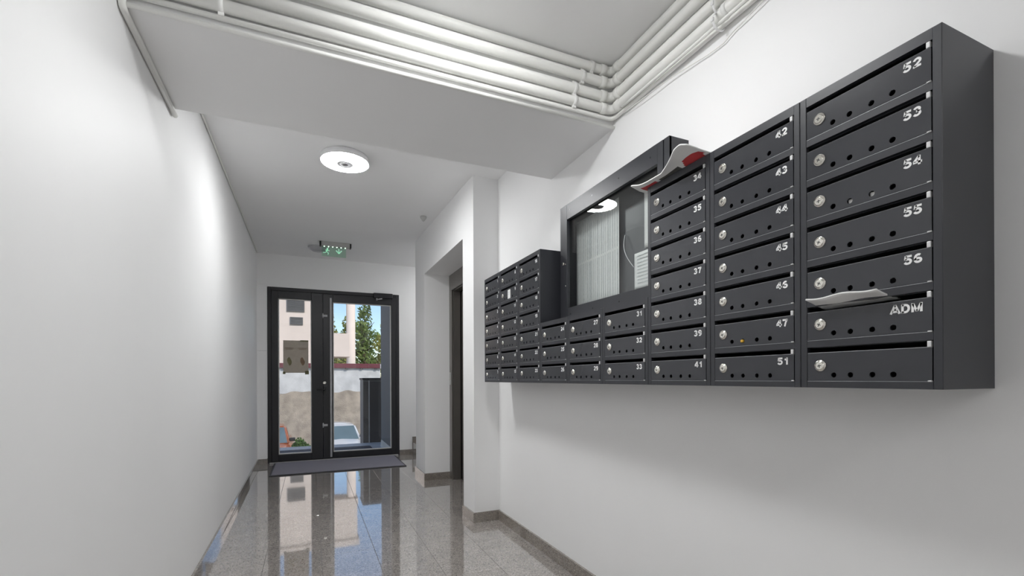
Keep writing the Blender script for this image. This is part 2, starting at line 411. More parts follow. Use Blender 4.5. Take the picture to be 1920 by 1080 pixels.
b = MB(); b.lathe([(.018, -.0125), (.021, -.018), (.021, -.024), (.012, -.026)], (.178, 0, 1.0), 'y', 20); o = b.obj('lock_escutcheon', M['chrome'], LB)
o.scale = (1, 1, 1)
b = MB(); b.bbox(.165, .190, -.022, -.0121, .86, .95, .003, 1); b.tube(arc([(.176, -.018, .915), (.176, -.060, .915), (.085, -.062, .915)], .012), .008, 10); b.obj('handle', M['blackplastic'], LB)
b = MB(); b.lathe([(.010, .06), (.010, .085), (.026, .09), (.03, .105), (.022, .12)], (.262, 0, 1.065), 'y', 20); b.obj('outside_knob', M['blackplastic'], LB)
for z in (1.866, .454):
    b = MB(); b.tube([(.160, -.018, z - .03), (.160, -.018, z + .03)], .008, 10); b.bbox(.150, .215, -.017, -.0122, z - .014, z + .014, .002, 1); b.obj('hinge', M['gasket'], LB)
b = MB(); b.bbox(.79, 1.04, -.055, -.0122, 2.135, 2.20, .006, 2); b.obj('closer_body', FR, LB)
b = MB(); b.tube([(.83, -.045, 2.13), (.83, -.045, 2.10)], .010, 10); b.tube([(.835, -.05, 2.112), (.90, -.055, 2.125)], .007, 8); b.obj('closer_arm', M['gasket'], LB)
# sill strip
b = MB(); b.bbox(DX0 + .02, DX1 - .02, -.03, -.0005, .0, .016, .004, 1); b.obj('threshold', M['gasket'], d)

# ================================================================== LIFT DOOR (door_2)
d2 = empty('door_2', (1.352, 3.47, 0)); struct(d2)
LM = M['liftmetal']
b = MB(); b.bbox(0, .02, 1.21, 1.30, 0, 1.965, .002, 1); b.bbox(0, .02, 0, .09, 0, 1.965, .002, 1); b.bbox(0, .02, 0, 1.30, 1.965, 2.13, .002, 1)
b.bbox(.0201, .092, 1.202, 1.21, 0, 1.965, .001, 1); b.bbox(.0201, .092, .09, .098, 0, 1.965, .001, 1); b.bbox(.0201, .092, .098, 1.202, 1.955, 1.965, .001, 1)
b.obj('lift_frame', LM, d2)
b = MB(); b.box(.12, .147, .0, 1.30, 0, 2.1); b.obj('lift_backing', M['liftdark'], d2)
b = MB(); b.bbox(.098, .115, .098, .645, .01, 1.95, .002, 1); b.obj('lift_panel', LM, d2)
b = MB(); b.bbox(.098, .115, .649, 1.185, .01, 1.95, .002, 1); b.obj('lift_panel', LM, d2)
b = MB(); b.bbox(-.006, -.0002, 1.232, 1.278, .985, 1.115, .002, 1); pl = b.obj('call_plate', M['alu'], d2)
b = MB(); b.lathe([(.012, -.006), (.012, -.011), (.009, -.012)], (0, 1.255, 1.045), 'x', 16); b.obj('call_button', M['chrome'], pl)

# ================================================================== MAILBOX COLUMNS
CW, CD, ST = .28, XR - XM - .0005, .016
PITCH, DH, RAIL, SLOT, TOPR, BOT = .0965, .066, .017, .0135, .0225, .016
ME = M['metal']
def mbox_body(n):
    Hh = BOT + n * PITCH - RAIL + TOPR
    b = MB(); t = .0015
    b.box(.0008, .0008 + t, .001, CD, 0, Hh); b.box(CW - .0008 - t, CW - .0008, .001, CD, 0, Hh)
    b.box(.0023, CW - .0023, CD - t, CD, 0, Hh); b.box(.0023, CW - .0023, .001, CD - t, 0, t); b.box(.0023, CW - .0023, .001, CD - t, Hh - t, Hh)
    # face frame: stiles with rolled edges, rails
    b.bbox(.0005, ST, 0, .012, 0, Hh, .0012, 1); b.bbox(CW - ST, CW - .0005, 0, .012, 0, Hh, .0012, 1)
    b.box(ST, CW - ST, .0008, .012, 0, BOT); b.box(ST, CW - ST, .0008, .012, Hh - TOPR, Hh)
    for k in range(n):
        z = BOT + k * PITCH
        if k: b.box(ST, CW - ST, .0008, .012, z - RAIL, z)
        if k: b.box(.0023, CW - .0023, .0121, CD - t, z - RAIL - .001, z - RAIL)
        # bright unpainted line where the rail folds under the door
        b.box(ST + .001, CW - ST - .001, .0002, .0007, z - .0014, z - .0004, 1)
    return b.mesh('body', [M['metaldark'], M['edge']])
body_me = {7: mbox_body(7), 3: mbox_body(3)}
DW = CW - 2 * ST - .003
HOLES = [.078, .114, .158, .197]            # from the column's left edge
def door_mesh():
    b = MB(); x0 = 0; z1 = DH - .001; hz, hr, hs = .0130, .0060, .0086
    t = .0016; N = 16
    xs = [h - ST - .0015 for h in HOLES]
    def quad(a, bb, c, e, y=0, mi=0): b.face([b.b.verts.new((p[0], y, p[1])) for p in (a, bb, c, e)], mi)
    quad((0, 0), (DW, 0), (DW, hz - hs), (0, hz - hs)); quad((0, hz + hs), (DW, hz + hs), (DW, z1), (0, z1))
    px = 0
    for x in xs + [None]:
        nx = DW if x is None else x - hs
        quad((px, hz - hs), (nx, hz - hs), (nx, hz + hs), (px, hz + hs))
        if x is None: break
        ring = []; sq = []; inn = []
        for k in range(N):
            a = 2 * math.pi * (k + .5) / N; ca, sa = math.cos(a), math.sin(a); m = max(abs(ca), abs(sa))
            sq.append(b.b.verts.new((x + hs * ca / m, 0, hz + hs * sa / m)))
            ring.append(b.b.verts.new((x + hr * ca, 0, hz + hr * sa))); inn.append(b.b.verts.new((x + hr * ca, .0035, hz + hr * sa)))
        for k in range(N):
            j = (k + 1) % N
            b.face([sq[k], sq[j], ring[j], ring[k]]); b.face([ring[k], ring[j], inn[j], inn[k]])
        # the square's corners, which the ring misses
        for cx in (-1, 1):
            for cz in (-1, 1):
                near = sorted(sq, key=lambda v: (v.co.x - x - cx * hs) ** 2 + (v.co.z - hz - cz * hs) ** 2)[:2]
                b.face([near[0], near[1], b.b.verts.new((x + cx * hs, 0, hz + cz * hs))])
        px = x + hs
    # folded edges
    quad2 = lambda p, mi=0: b.face([b.b.verts.new(q) for q in p], mi)
    e = .0010
    quad2([(0, 0, z1), (DW, 0, z1), (DW, e, z1 + e), (0, e, z1 + e)], 1)  # edge highlight put in as a lighter colour
    quad2([(0, e, z1 + e), (DW, e, z1 + e), (DW, .012, z1 + e), (0, .012, z1 + e)])
    quad2([(0, .012, z1 + e), (DW, .012, z1 + e), (DW, .012, z1 - .006), (0, .012, z1 - .006)])
    quad2([(0, 0, 0), (DW, 0, 0), (DW, .008, 0), (0, .008, 0)])
    quad2([(0, 0, 0), (0, .008, 0), (0, .008, z1), (0, 0, z1)]); quad2([(DW, 0, 0), (DW, .008, 0), (DW, .008, z1), (DW, 0, z1)])
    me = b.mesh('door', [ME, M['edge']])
    return me
door_me = door_mesh()
b = MB(); b.lathe([(.0135, 0), (.0135, -.0015), (.0125, -.0025), (.0098, -.0026), (.0095, -.0045), (.0085, -.0052)], (0, 0, 0), 'y', 28)
b.box(-.0008, .0008, -.0056, -.0051, -.005, .003, 1); b.box(-.0045, .0045, -.0054, -.0051, -.0012, .0004, 1)
lock_me = b.mesh('lock', [M['chrome'], M['slot']])
b = MB(); b.bbox(-.007, 0, -.0012, .010, .0005, .0125, .0012, 2); b.tube([(-.006, .0005, -.0655), (.001, .0005, -.0655)], .0016, 8)
tab_me = b.mesh('hinge_tab', M['tab'])
num_me = {}
def ell(cx, cy, rx, ry, a0, a1, n=14):
    return [(cx + rx * math.cos(math.radians(a0 + (a1 - a0) * k / n)), cy + ry * math.sin(math.radians(a0 + (a1 - a0) * k / n))) for k in range(n + 1)]
SIX = [ell(.47, .31, .27, .21, 0, 360, 22), [(.20, .31)] + ell(.50, .55, .30, .35, 178, 55, 10)]
GLYPH = {   # strokes in a box .88 wide and 1 high
    '1': [[(.56, 0), (.56, 1)], [(.56, .88), (.44, .76), (.22, .68)]],
    '2': [ell(.46, .66, .28, .25, 170, -20, 12) + [(.60, .45), (.30, .22), (.19, .10)], [(.08, .10), (.82, .10)]],
    '3': [ell(.42, .71, .26, .20, 160, -80, 12), [(.34, .52), (.46, .52)], ell(.42, .30, .29, .215, 88, -160, 14)],
    '4': [[(.60, .96), (.12, .36)], [(.04, .30), (.88, .30)], [(.62, 0), (.62, 1)]],
    '5': [[(.82, .90), (.24, .90)], [(.27, .98), (.20, .52)], ell(.43, .34, .30, .245, 135, -160, 16)],
    '6': SIX, '9': [[(.92 - x, 1 - y) for x, y in st] for st in SIX],
    '7': [[(.06, .90), (.80, .90)], [(.76, .92), (.52, .56), (.38, 0)]],
    '8': [ell(.46, .73, .23, .175, 0, 360, 20), ell(.46, .285, .275, .20, 0, 360, 20)],
    'A': [[(.02, 0), (.46, 1)], [(.46, 1), (.90, 0)], [(.18, .25), (.74, .25)]],
    'D': [[(.16, 0), (.16, 1)], [(.10, .90), (.40, .90)] + ell(.42, .50, .34, .40, 88, -88, 14) + [(.10, .10)]],
    'M': [[(.12, 0), (.12, 1)], [(.92, 0), (.92, 1)], [(.14, .94), (.52, .08)], [(.90, .94), (.52, .08)]],
}
ADV = {'1': .80, 'A': 1.02, 'D': 1.0, 'M': 1.10}
def number_mesh(txt):
    b = MB(); sc_ = .0180; hw = .122; x = 0; wid = sum(ADV.get(c, .93) for c in txt) - .04
    for ch in txt:
        for st in GLYPH[ch]:
            closed = abs(st[0][0] - st[-1][0]) + abs(st[0][1] - st[-1][1]) < 1e-4
            L = []; n = len(st)
            for i, p in enumerate(st):
                q0 = st[i - 1] if i else (st[-2] if closed else st[0]); q1 = st[i + 1] if i < n - 1 else (st[1] if closed else st[-1])
                dx, dy = q1[0] - q0[0], q1[1] - q0[1]; l = math.hypot(dx, dy) or 1
                L.append((p[0], p[1], -dy / l * hw, dx / l * hw))
            for y_ in (-.0004,):
                vs_ = [[b.b.verts.new(((x + px + s_ * nx - wid) * sc_, y_, (py + s_ * ny - 1) * sc_)) for s_ in (-1, 1)] for px, py, nx, ny in L]
                for u, v in zip(vs_, vs_[1:]): b.face([u[0], v[0], v[1], u[1]])
        x += ADV.get(ch, .93)
    return b.mesh('number', M['number'])
COLS = [  # y of the left edge, numbers from the top
    (3.005, ['1', '2', '3', '4', '5', '6', '7'], 'numbered 1 to 7, farthest left by the lift pier'),
    (2.725, ['8', '9', '11', '12', '13', '14', '15'], 'numbered 8 to 15, with a white sticker on door 9'),
    (2.445, ['16', '17', '18', '19', '21', '22', '23'], 'numbered 16 to 23, just left of the glazed notice cabinet'),
    (2.165, ['24', '25', '26'], 'of three doors numbered 24 to 26 under the notice cabinet'),
    (1.885, ['27', '28', '29'], 'of three doors numbered 27 to 29 under the notice cabinet'),
    (1.605, ['31', '32', '33'], 'of three doors numbered 31 to 33 under the notice cabinet'),
    (1.325, ['34', '35', '36', '37', '38', '39', '41'], 'numbered 34 to 41, with a magazine lying on its top'),
    (1.045, ['42', '43', '44', '45', '46', '47', '51'], 'numbered 42 to 51, between columns 34 and 52'),
    (.765, ['52', '53', '54', '55', '56', 'ADM', ''], 'numbered 52 to 56 and ADM, nearest at the right end'),
]
ZB = 1.025
for y, nums, what in COLS:
    n = len(nums)
    root = empty('mailbox_column', (XM, y, ZB), -math.pi / 2)
    tag(root, 'dark grey steel mailbox column ' + what, 'mailboxes', 'mailbox columns along the right wall')
    link('body', body_me[n], root)
    for k, t in enumerate(nums):
        z = BOT + (n - 1 - k) * PITCH
        D = link('door', door_me, root, (ST + .0015, 0, z + .0005))
        D['label'] = ('mailbox door with white lettering ' + t if t == 'ADM' else 'mailbox door with white number ' + t) if t else 'blank mailbox door without a number'
        link('lock', lock_me, D, (.048 - ST - .0015, 0, .0350), (0, random.uniform(-.5, .5), 0))
        link('hinge_tab', tab_me, D, (DW - .001, .0, DH - .001))
        if t:
            if t not in num_me: num_me[t] = number_mesh(t)
            link('number', num_me[t], D, (DW - .0145, 0, DH - .0080))
        if t == '9':
            b = MB(); b.box(.112, .152, -.0012, -.0003, .005, .058); b.box(.118, .144, -.0014, -.0012, .040, .044, 1); b.box(.118, .140, -.0014, -.0012, .030, .033, 1)
            s_ = b.obj('sticker', [M['paper'], M['papertxt']], D); s_['label'] = 'white paper sticker on the door'
        if t == '47':
            b = MB(); b.bbox(.0912, .1000, -.004, .004, .0085, .0160, .0015, 1); s_ = b.obj('paper_plug', M['yellow'], D); s_['label'] = 'yellow scrap stuck in a vent hole'
        if t == '54':
            b = MB()
            for xx in (.0965, .1405): b.bbox(xx - .0045, xx + .0045, .0036, .0046, .008, .017, .001, 1)
            b.obj('leaflet_edge', M['greyplastic'], D)

# ================================================================== NOTICE CABINET
NW, NH, ND = .800, .592, .0925
nc = empty('notice_cabinet', (1.202, 2.127, 1.3385), -math.pi / 2)
tag(nc, 'dark grey glazed notice cabinet on the wall above the short mailbox columns', 'notice board')
b = MB(); t = .0015
b.box(0, t, .002, ND, 0, NH); b.box(NW - t, NW, .002, ND, 0, NH); b.box(t, NW - t, .002, ND, 0, t); b.box(t, NW - t, .002, ND, NH - t, NH); b.box(t, NW - t, ND - t, ND, t, NH - t)
b.bbox(NW - .028, NW, 0, .012, 0, NH, .001, 1)
b.obj('body', M['metaldark'], nc)
b = MB(); x0, x1, gl, gr, gb, gt = .001, NW - .031, .068, NW - .062, .066, NH - .078
b.bbox(x0, gl, -.002, .014, .001, NH - .001, .0012, 1); b.bbox(gr, x1, -.002, .014, .001, NH - .001, .0012, 1)
b.bbox(gl, gr, -.002, .014, .001, gb, .0008, 1); b.bbox(gl, gr, -.002, .014, gt, NH - .001, .0008, 1)
dr = b.obj('door', M['metaldark'], nc)
b = MB(); b.box(gl - .005, gr + .005, .0142, .0182, gb - .005, gt + .005); b.obj('pane', M['cabglass'], dr)
b = MB(); b.lathe([(.009, -.002), (.009, -.005), (.007, -.008)], (.034, 0, NH / 2), 'y', 20); b.obj('lock', M['chrome'], dr)
for x, z in ((.064, NH / 2 - .005), (.064, .18)):
    b = MB(); b.lathe([(.004, -.002), (.004, -.004), (.002, -.005)], (x - .01, 0, z), 'y', 12); b.obj('rivet', M['chrome'], dr)
for x in (.10, .30, .50, .70):
    for z in (.033, NH - .038):
        b = MB(); b.lathe([(.0035, -.002), (.003, -.0032)], (x, 0, z), 'y', 10); b.obj('rivet', M['metal'], dr)
def wallpt(x, y, z): return Vector((x, y, z))
# sheets inside, on the back panel
def sheet(name, label, y0, y1, z0, z1, x, mats, curl=0.0, lines=None, flip=False):
    b = MB(); W = y0 - y1; Hh = z1 - z0
    b.grid(lambda u, v: (x - curl * (u ** 3) * (1.0 if not flip else v) - .004 * math.sin(u * 3.14) * curl * 20, y0 - u * W, z0 + v * Hh), 20, 10)
    if lines: lines(b, y0, W, z0, Hh, x, curl)
    o = b.obj(name, mats)
    sm = o.modifiers.new('thickness', 'SOLIDIFY'); sm.thickness = .0006; sm.offset = 1
    tag(o, label, 'paper', 'papers in the notice cabinet'); return o
def stripes(b, y0, W, z0, Hh, x, curl):
    u = .03
    while u < .97:
        wd = random.choice((.006, .010, .014)); xx = lambda q: x - curl * q ** 3 - .004 * math.sin(q * 3.14) * curl * 20 - .0012
        for v0, v1 in ((.02, .50), (.525, .98)):
            b.face([b.b.verts.new(q) for q in ((xx(u), y0 - u * W, z0 + v0 * Hh), (xx(u + wd), y0 - (u + wd) * W, z0 + v0 * Hh), (xx(u + wd), y0 - (u + wd) * W, z0 + v1 * Hh), (xx(u), y0 - u * W, z0 + v1 * Hh))], 1)
        u += random.choice((.032, .041, .05))
sheet('paper_sheet', 'large white sheet ruled with grey vertical columns in notice cabinet', 2.112, 1.728, 1.405, 1.86, 1.288, [M['paper'], M['papertxt']], .012, stripes)
def textlines(b, y0, W, z0, Hh, x, curl):
    for k in range(9):
        v = .90 - k * .095; l = random.uniform(.45, .8); 
        b.face([b.b.verts.new(q) for q in ((x - .0016, y0 - .1 * W, z0 + v * Hh), (x - .0016, y0 - l * W, z0 + v * Hh), (x - .0016, y0 - l * W, z0 + (v + .022) * Hh), (x - .0016, y0 - .1 * W, z0 + (v + .022) * Hh))], 1)
sheet('paper_sheet', 'small white notice with printed lines, low right in notice cabinet', 1.636, 1.432, 1.43, 1.583, 1.288, [M['paper'], M['papertxt']], .0, textlines)
sheet('paper_sheet', 'narrow blank white sheet, upper right in notice cabinet', 1.570, 1.432, 1.592, 1.862, 1.288, [M['paper'], M['papertxt']], .004)
b = MB(); b.grid(lambda u, v: (1.287 - .018 * math.sin(u * 3.0), 1.697 - .064 * u + .012 * math.sin(u * 3.14) + .004 * v, 1.684 - .158 * u), 14, 1)
o = b.obj('plastic_strip', M['plastic']); o.modifiers.new('thickness', 'SOLIDIFY').thickness = .0008
tag(o, 'thin curled clear plastic strip hanging in the notice cabinet', 'plastic strip')

# magazine on top of column 34, jutting out over its front edge
b = MB(); ztop = ZB + BOT + 7 * PITCH - RAIL + TOPR
EDGE = [(1.048, 1.098), (1.062, 1.030), (1.085, 1.022), (1.116, 1.026), (1.17, 1.050), (1.225, 1.074), (1.30, 1.074), (1.350, 1.066), (1.368, 1.062)]
def outer(y):
    for (y0, x0), (y1, x1) in zip(EDGE, EDGE[1:]):
        if y <= y1: t = (y - y0) / (y1 - y0); return x0 + (x1 - x0) * t
    return EDGE[-1][1]
def mag(u, v):      # u along the wall (towards camera), v from the outer edge to the back
    y = 1.368 - .320 * u; xo = outer(y)
    x = xo + (1.101 - xo) * v / .4 if v < .4 else 1.101 + .161 * (v - .4) / .6      # v = .4 lies over the column's front edge
    out = max(0, 1.101 - x)
    z = ztop + .0015 + out * (.10 + .22 * math.exp(-((u - .85) / .14) ** 2)) + .010 * math.exp(-((u) / .08) ** 2) * max(0, 1 - 2 * v)
    return (x, y, z)
NU, NV = 64, 40
for i in range(NU):
    for j in range(NV):
        u, v = (i + .5) / NU, (j + .5) / NV
        mi = 1 if (.70 < u + .25 * (v - .4) < .95 or .06 < u < .30) and .24 < v < .55 else 2 if .34 < u < .66 and .27 < v < .55 else 0
        b.face([b.b.verts.new(mag(*q)) for q in ((i / NU, j / NV), ((i + 1) / NU, j / NV), ((i + 1) / NU, (j + 1) / NV), (i / NU, (j + 1) / NV))], mi, True)
bmesh.ops.remove_doubles(b.b, verts=b.b.verts, dist=1e-5)
o = b.obj('magazine', [M['paper'], M['red'], M['darkprint']]); sm = o.modifiers.new('thickness', 'SOLIDIFY'); sm.thickness = .004; sm.offset = 1
tag(o, 'curled white and red advertising magazine lying on top of mailbox column 34', 'magazine')

# envelope in the ADM slot
zs = ZB + BOT + 1 * PITCH + DH + .001
b = MB()
def env(u, v):      # u left to right, v from inside to outside
    y = .722 - .150 * u + .012 * v
    x = 1.135 - .062 * v
    z = zs + .004 + .022 * v ** 1.3 + .0025 * math.sin(u * 9 + v * 3) * v + .003 * u * (1 - v)
    return (x, y, z)
b.grid(env, 18, 8)
o = b.obj('envelope', M['paper']); sm = o.modifiers.new('thickness', 'SOLIDIFY'); sm.thickness = .0035; sm.offset = 1
tag(o, 'crumpled white envelope sticking out of the ADM mailbox slot', 'envelope')

# ================================================================== PIPES under the near ceiling
def pipe_run(z, r, off, yb, xb, label, clips=(), coll=True):
    """one pipe along the beam face, round the corner and along the right wall"""
    o = empty('white_pipe', (xb, yb, z)); tag(o, label, 'pipe', 'white pipes round the near ceiling')
    L = lambda p: (p[0] - xb, p[1] - yb, p[2] - z)
    b = MB(); xl = LX(yb) + .002
    path = arc([(xl, yb, z), (xb, yb, z), (xb, YB + .002, z)], .035, 8)
    b.tube([L(p) for p in path], r, 18); b.obj('pipe', M['pipe'], o)
    if coll:
        b = MB(); b.lathe([(r, -.014), (r + .004, -.012), (r + .004, .012), (r, .014)], L((xb - .05, yb, z)), 'x', 20); b.obj('coupling', M['pipe'], o)
        b = MB(); b.lathe([(r, -.014), (r + .004, -.012), (r + .004, .012), (r, .014)], L((xb, yb - .05, z)), 'y', 20); b.obj('coupling', M['pipe'], o)
    for kind, p in clips:
        b = MB(); rr = r + .0035
        if kind == 'b':
            b.lathe([(r, -.008), (rr, -.008), (rr, .008), (r, .008)], L((p, yb, z)), 'x', 20)
            b.bbox(p - .009 - xb, p + .009 - xb, -.004, 1.793 - yb, r - .001, r + .012, .002, 1); b.bbox(p - .009 - xb, p + .009 - xb, -.004, 1.793 - yb, -r - .012, -r + .001, .002, 1)
        else:
            b.lathe([(r, -.008), (rr, -.008), (rr, .008), (r, .008)], L((xb, p, z)), 'y', 20)
            b.bbox(-.004, XR - xb - .001, p - yb - .009, p - yb + .009, r - .001, r + .012, .002, 1); b.bbox(-.004, XR - xb - .001, p - yb - .009, p - yb + .009, -r - .012, -r + .001, .002, 1)
        b.obj('pipe_clip', M['pipeclip'], o)
pipe_run(2.4385, .0195, 0, 1.768, 1.269, 'topmost white pipe, against the near ceiling', [('b', 1.16), ('w', .62)])
pipe_run(2.382, .0205, 0, 1.765, 1.267, 'second white pipe from the near ceiling', [('b', 1.11), ('w', .80)])
pipe_run(2.319, .0205, 0, 1.766, 1.267, 'third white pipe from the near ceiling', [('b', 1.07), ('w', 1.12)])
pipe_run(2.266, .0195, 0, 1.768, 1.269, 'fourth white pipe from the near ceiling, above the thin cable pipe', [('b', 1.07), ('b', -.26), ('w', 1.13)])
pipe_run(2.234, .0085, 0, 1.780, 1.282, 'thin lowest white cable pipe beneath the four pipes', [], False)
# small conduit along the lower arris of the beam, cables, left wall trunking
b = MB(); b.tube([(LX(1.785) + .004, 1.785, 2.2035), (XR - .002, 1.785, 2.2035)], .0075, 12)
tag(b.obj('cable_conduit', M['pipe']), 'slim white conduit along the lower edge of the ceiling beam', 'conduit')
b = MB(); xl = lambda y: LX(y) + .012
b.tube(arc([(xl(1.778), 1.778, ZC - .001), (xl(1.778), 1.778, 2.192), (xl(2.43), 2.43, 2.192)], .02, 6), .0105, 12)
tag(b.obj('cable_conduit', M['pipe']), 'white conduit dropping down left wall and running under the beam', 'conduit')
b = MB(); b.tube([(xl(2.41) - .004, 2.41, LC(2.41) - .007), (xl(6.45) - .004, 6.45, LC(6.45) - .007)], .006, 10)
tag(b.obj('cable_conduit', M['pipe']), 'thin white conduit along the corridor ceiling corner on the left', 'conduit')
b = MB(); P = []
for k in range(25):
    t = k / 24; y = 1.70 - t * 1.0
    P.append((1.281 - .006 * math.sin(t * 9), y, 2.222 - .038 * math.sin(t * math.pi) ** 2 * (1 if t < .55 else .7) - .006 * math.sin(t * 14)))
b.tube(P, .0022, 8); tag(b.obj('loose_cable', M['pipe']), 'loose thin white cable sagging below the pipes on right wall', 'cable')
b = MB(); P = [(1.262 - .012 * math.sin(k / 24 * 3.1), 1.68 - k / 24 * 2.6, 2.238 - .010 * math.sin(k / 24 * 6)) for k in range(25)]
b.tube(P, .0055, 10); tag(b.obj('loose_cable', M['pipe']), 'thicker white cable tied along the lowest right wall pipe', 'cable')
for z in (2.238, 2.292):
    b = MB(); b.lathe([(.028, -.004), (.030, -.002), (.030, .002), (.028, .004)], (1.262, 1.155, z), 'y', 24, cap=False); b.bbox(1.228, 1.236, 1.150, 1.160, z - .006, z + .006, .001, 1)
    tag(b.obj('cable_tie', M['plastic']), 'clear cable tie round the %s right wall pipes' % ('lower' if z < 2.25 else 'upper'), 'cable tie', 'cable ties on the pipes')

# ================================================================== LAMPS, SIGN, DETECTOR
lx, ly = .222, 3.285; lz = LC(3.285)
la = tag(empty('ceiling_lamp', (lx, ly, lz)), 'round white ceiling lamp with lit rim ring on corridor ceiling', 'lamp')
b = MB(); b.lathe([(.140, .0), (.153, -.012), (.156, -.030), (.155, -.0435), (.1512, -.045), (.151, -.034)], (0, 0, 0), 'z', 48); b.obj('housing', M['lampwhite'], la)
b = MB(); b.lathe([(.1508, -.0440), (.1418, -.0440)], (0, 0, 0), 'z', 48, cap=False); b.obj('lit_ring', M['lampring'], la)
b = MB(); b.lathe([(.1416, -.0436), (.1410, -.0405), (.064, -.0405), (.0635, -.056)], (0, 0, 0), 'z', 48, cap=False); b.obj('disc', M['lampdiff'], la)
b = MB(); b.lathe([(.0633, -.0562), (.0520, -.0562)], (0, 0, 0), 'z', 40, cap=False); b.obj('lit_centre', M['lampcore'], la)
b = MB(); b.lathe([(.0518, -.0560), (.051, -.0520), (.034, -.0520), (.033, -.0565), (.024, -.0575)], (0, 0, 0), 'z', 32); b.obj('centre_boss', M['lampwhite'], la)
b = MB(); b.lathe([(.020, -.0577), (.016, -.060), (.006, -.061)], (0, 0, 0), 'z', 20); b.obj('sensor', M['lampsensor'], la)
def lit_lamp(x, y, m, label, z=ZC):
    o = tag(empty('ceiling_lamp', (x, y, z)), label, 'lamp')
    b = MB(); b.lathe([(.140, 0), (.153, -.010), (.155, -.022)], (0, 0, 0), 'z', 48); b.obj('housing', M['lampwhite'], o)
    b = MB(); b.lathe([(.150, -.0221), (.149, -.030), (.135, -.036), (.09, -.041), (.03, -.043)], (0, 0, 0), 'z', 48); b.obj('diffuser', m, o)
lit_lamp(.40, 1.26, M['lampon'], 'bright round ceiling lamp on near ceiling in front of the beam')
lit_lamp(.40, -1.5, M['fillback'], 'added round fill lamp, unseen, at back end of the hall behind the camera')  # unseen lamp added to lift the general fill

lit_lamp(1.95, 5.85, M['fillstair'], 'added round fill lamp, out of view over the stairs beyond the lift pier', 2.62)  # unseen lamp added to brighten the far wall and corridor end

sy = 5.62; sz = LC(sy)
sg = tag(empty('exit_sign', (.275, sy, sz)), 'green edge-lit emergency exit sign hanging from corridor ceiling', 'sign')
b = MB(); b.bbox(-.150, .150, -.03, .03, -.050, -.0005, .006, 2); b.obj('housing', M['greyplastic'], sg)
for sx in (-1, 1):
    b = MB(); b.bbox(*sorted((sx * .1502, sx * .168)), -.031, .031, -.053, -.0005, .006, 2); b.obj('end_cap', M['blackplastic'], sg)
b = MB(); b.bbox(-.145, .110, -.004, .004, -.160, -.0502, .002, 1)
plate_m = glass('acrylic_plate', (.80, .95, .86), 1.45); pt = b.obj('acrylic_plate', plate_m, sg)
b = MB()
def bar(p, q, w_):
    p, q = Vector((p[0], 0, p[1])), Vector((q[0], 0, q[1])); dd = (q - p).normalized(); n = Vector((-dd.z, 0, dd.x)) * w_ / 2
    y0, y1 = -.0058, -.0042
    b.hexa([(v.x, y, v.z) for v, y in ((p - n, y0), (q - n, y0), (q - n, y1), (p - n, y1), (p + n, y0), (q + n, y0), (q + n, y1), (p + n, y1))])
for p, q, w_ in (((.005, -.085), (.035, -.120), .012), ((.065, -.085), (.035, -.120), .012), ((.035, -.065), (.035, -.115), .010)): bar(p, q, w_)
b.obj('arrow_symbol', M['signpict'], pt)
b = MB(); b.lathe([(.010, -.0058), (.010, -.0042)], (-.085, 0, -.075), 'y', 16); b.obj('figure_head', M['signpict'], pt)
b = MB()
for p, q in (((-.085, -.083), (-.095, -.108)), ((-.095, -.108), (-.075, -.122)), ((-.075, -.122), (-.080, -.142)), ((-.095, -.108), (-.112, -.122)), ((-.112, -.122), (-.130, -.120)), ((-.087, -.090), (-.065, -.098)), ((-.087, -.090), (-.108, -.094))): bar(p, q, .009)
b.obj('figure_body', M['signpict'], pt)
for k in range(6):
    b = MB(); b.lathe([(.006, 0), (.006, -.006), (.003, -.008)], (-.118 + .044 * k, -.012, -.0502), 'z', 10); b.obj('led', M['signled'], sg)
b = MB(); b.lathe([(.118, 0), (.118, -.008), (.108, -.022), (.075, -.045), (.03, -.055)], (0, 0, 0), 'z', 32)
o = b.obj('emergency_dome', M['domeplastic'], None, (.105, 5.90, LC(5.90))); tag(o, 'round grey domed ceiling light half hidden behind the exit sign', 'lamp')
b = MB(); b.lathe([(.030, 0), (.030, -.010), (.022, -.022), (.010, -.040), (.003, -.046)], (0, 0, 0), 'z', 24)
o = b.obj('motion_detector', M['greyplastic'], None, (.975, 4.30, LC(4.30))); tag(o, 'tiny grey cone-shaped detector on corridor ceiling near lift', 'detector')

# ================================================================== MATS, POSTER
dm = tag(empty('door_mat', (.33, 6.06, 0)), 'grey carpet door mat on granite floor inside the entrance', 'mat')
b = MB(); b.bbox(-.735, .735, -.425, .415, .0005, .009, .003, 1); b.obj('rubber_backing', M['matedge'], dm)
b = MB(); b.bbox(-.715, .715, -.405, .395, .0092, .014, .003, 1); b.obj('carpet', M['mat'], dm)
ps = tag(empty('poster', (-.157, YF + .026, 1.335)), 'brown backlit paper notice taped inside the left door pane', 'poster')
b = MB(); b.grid(lambda u, v: (-.145 + .29 * u, .001 * math.sin(u * 9) , -.205 + .41 * v), 8, 8); o = b.obj('sheet', M['poster'], ps)
for dx in (-.075, .075):
    b = MB(); n = 14; vs_ = [b.b.verts.new((dx + (.020 + .012 * math.cos(2 * a)) * math.cos(a) * .9, -.0022, -.06 + .055 * math.sin(a) - .012 * math.cos(a))) for a in [2 * math.pi * k / n for k in range(n)]]
    b.face(vs_); b.obj('print_mark', M['posterdark'] if dx < 0 else M['posterdark2'], ps)
for z, l in ((.105, .10), (.09, .085)):
    for dx in (-.075, .075):
        b = MB(); b.box(dx - l / 2, dx + l / 2, -.0024, -.0018, z, z + .006); b.obj('print_line', M['posterdark2'], ps)
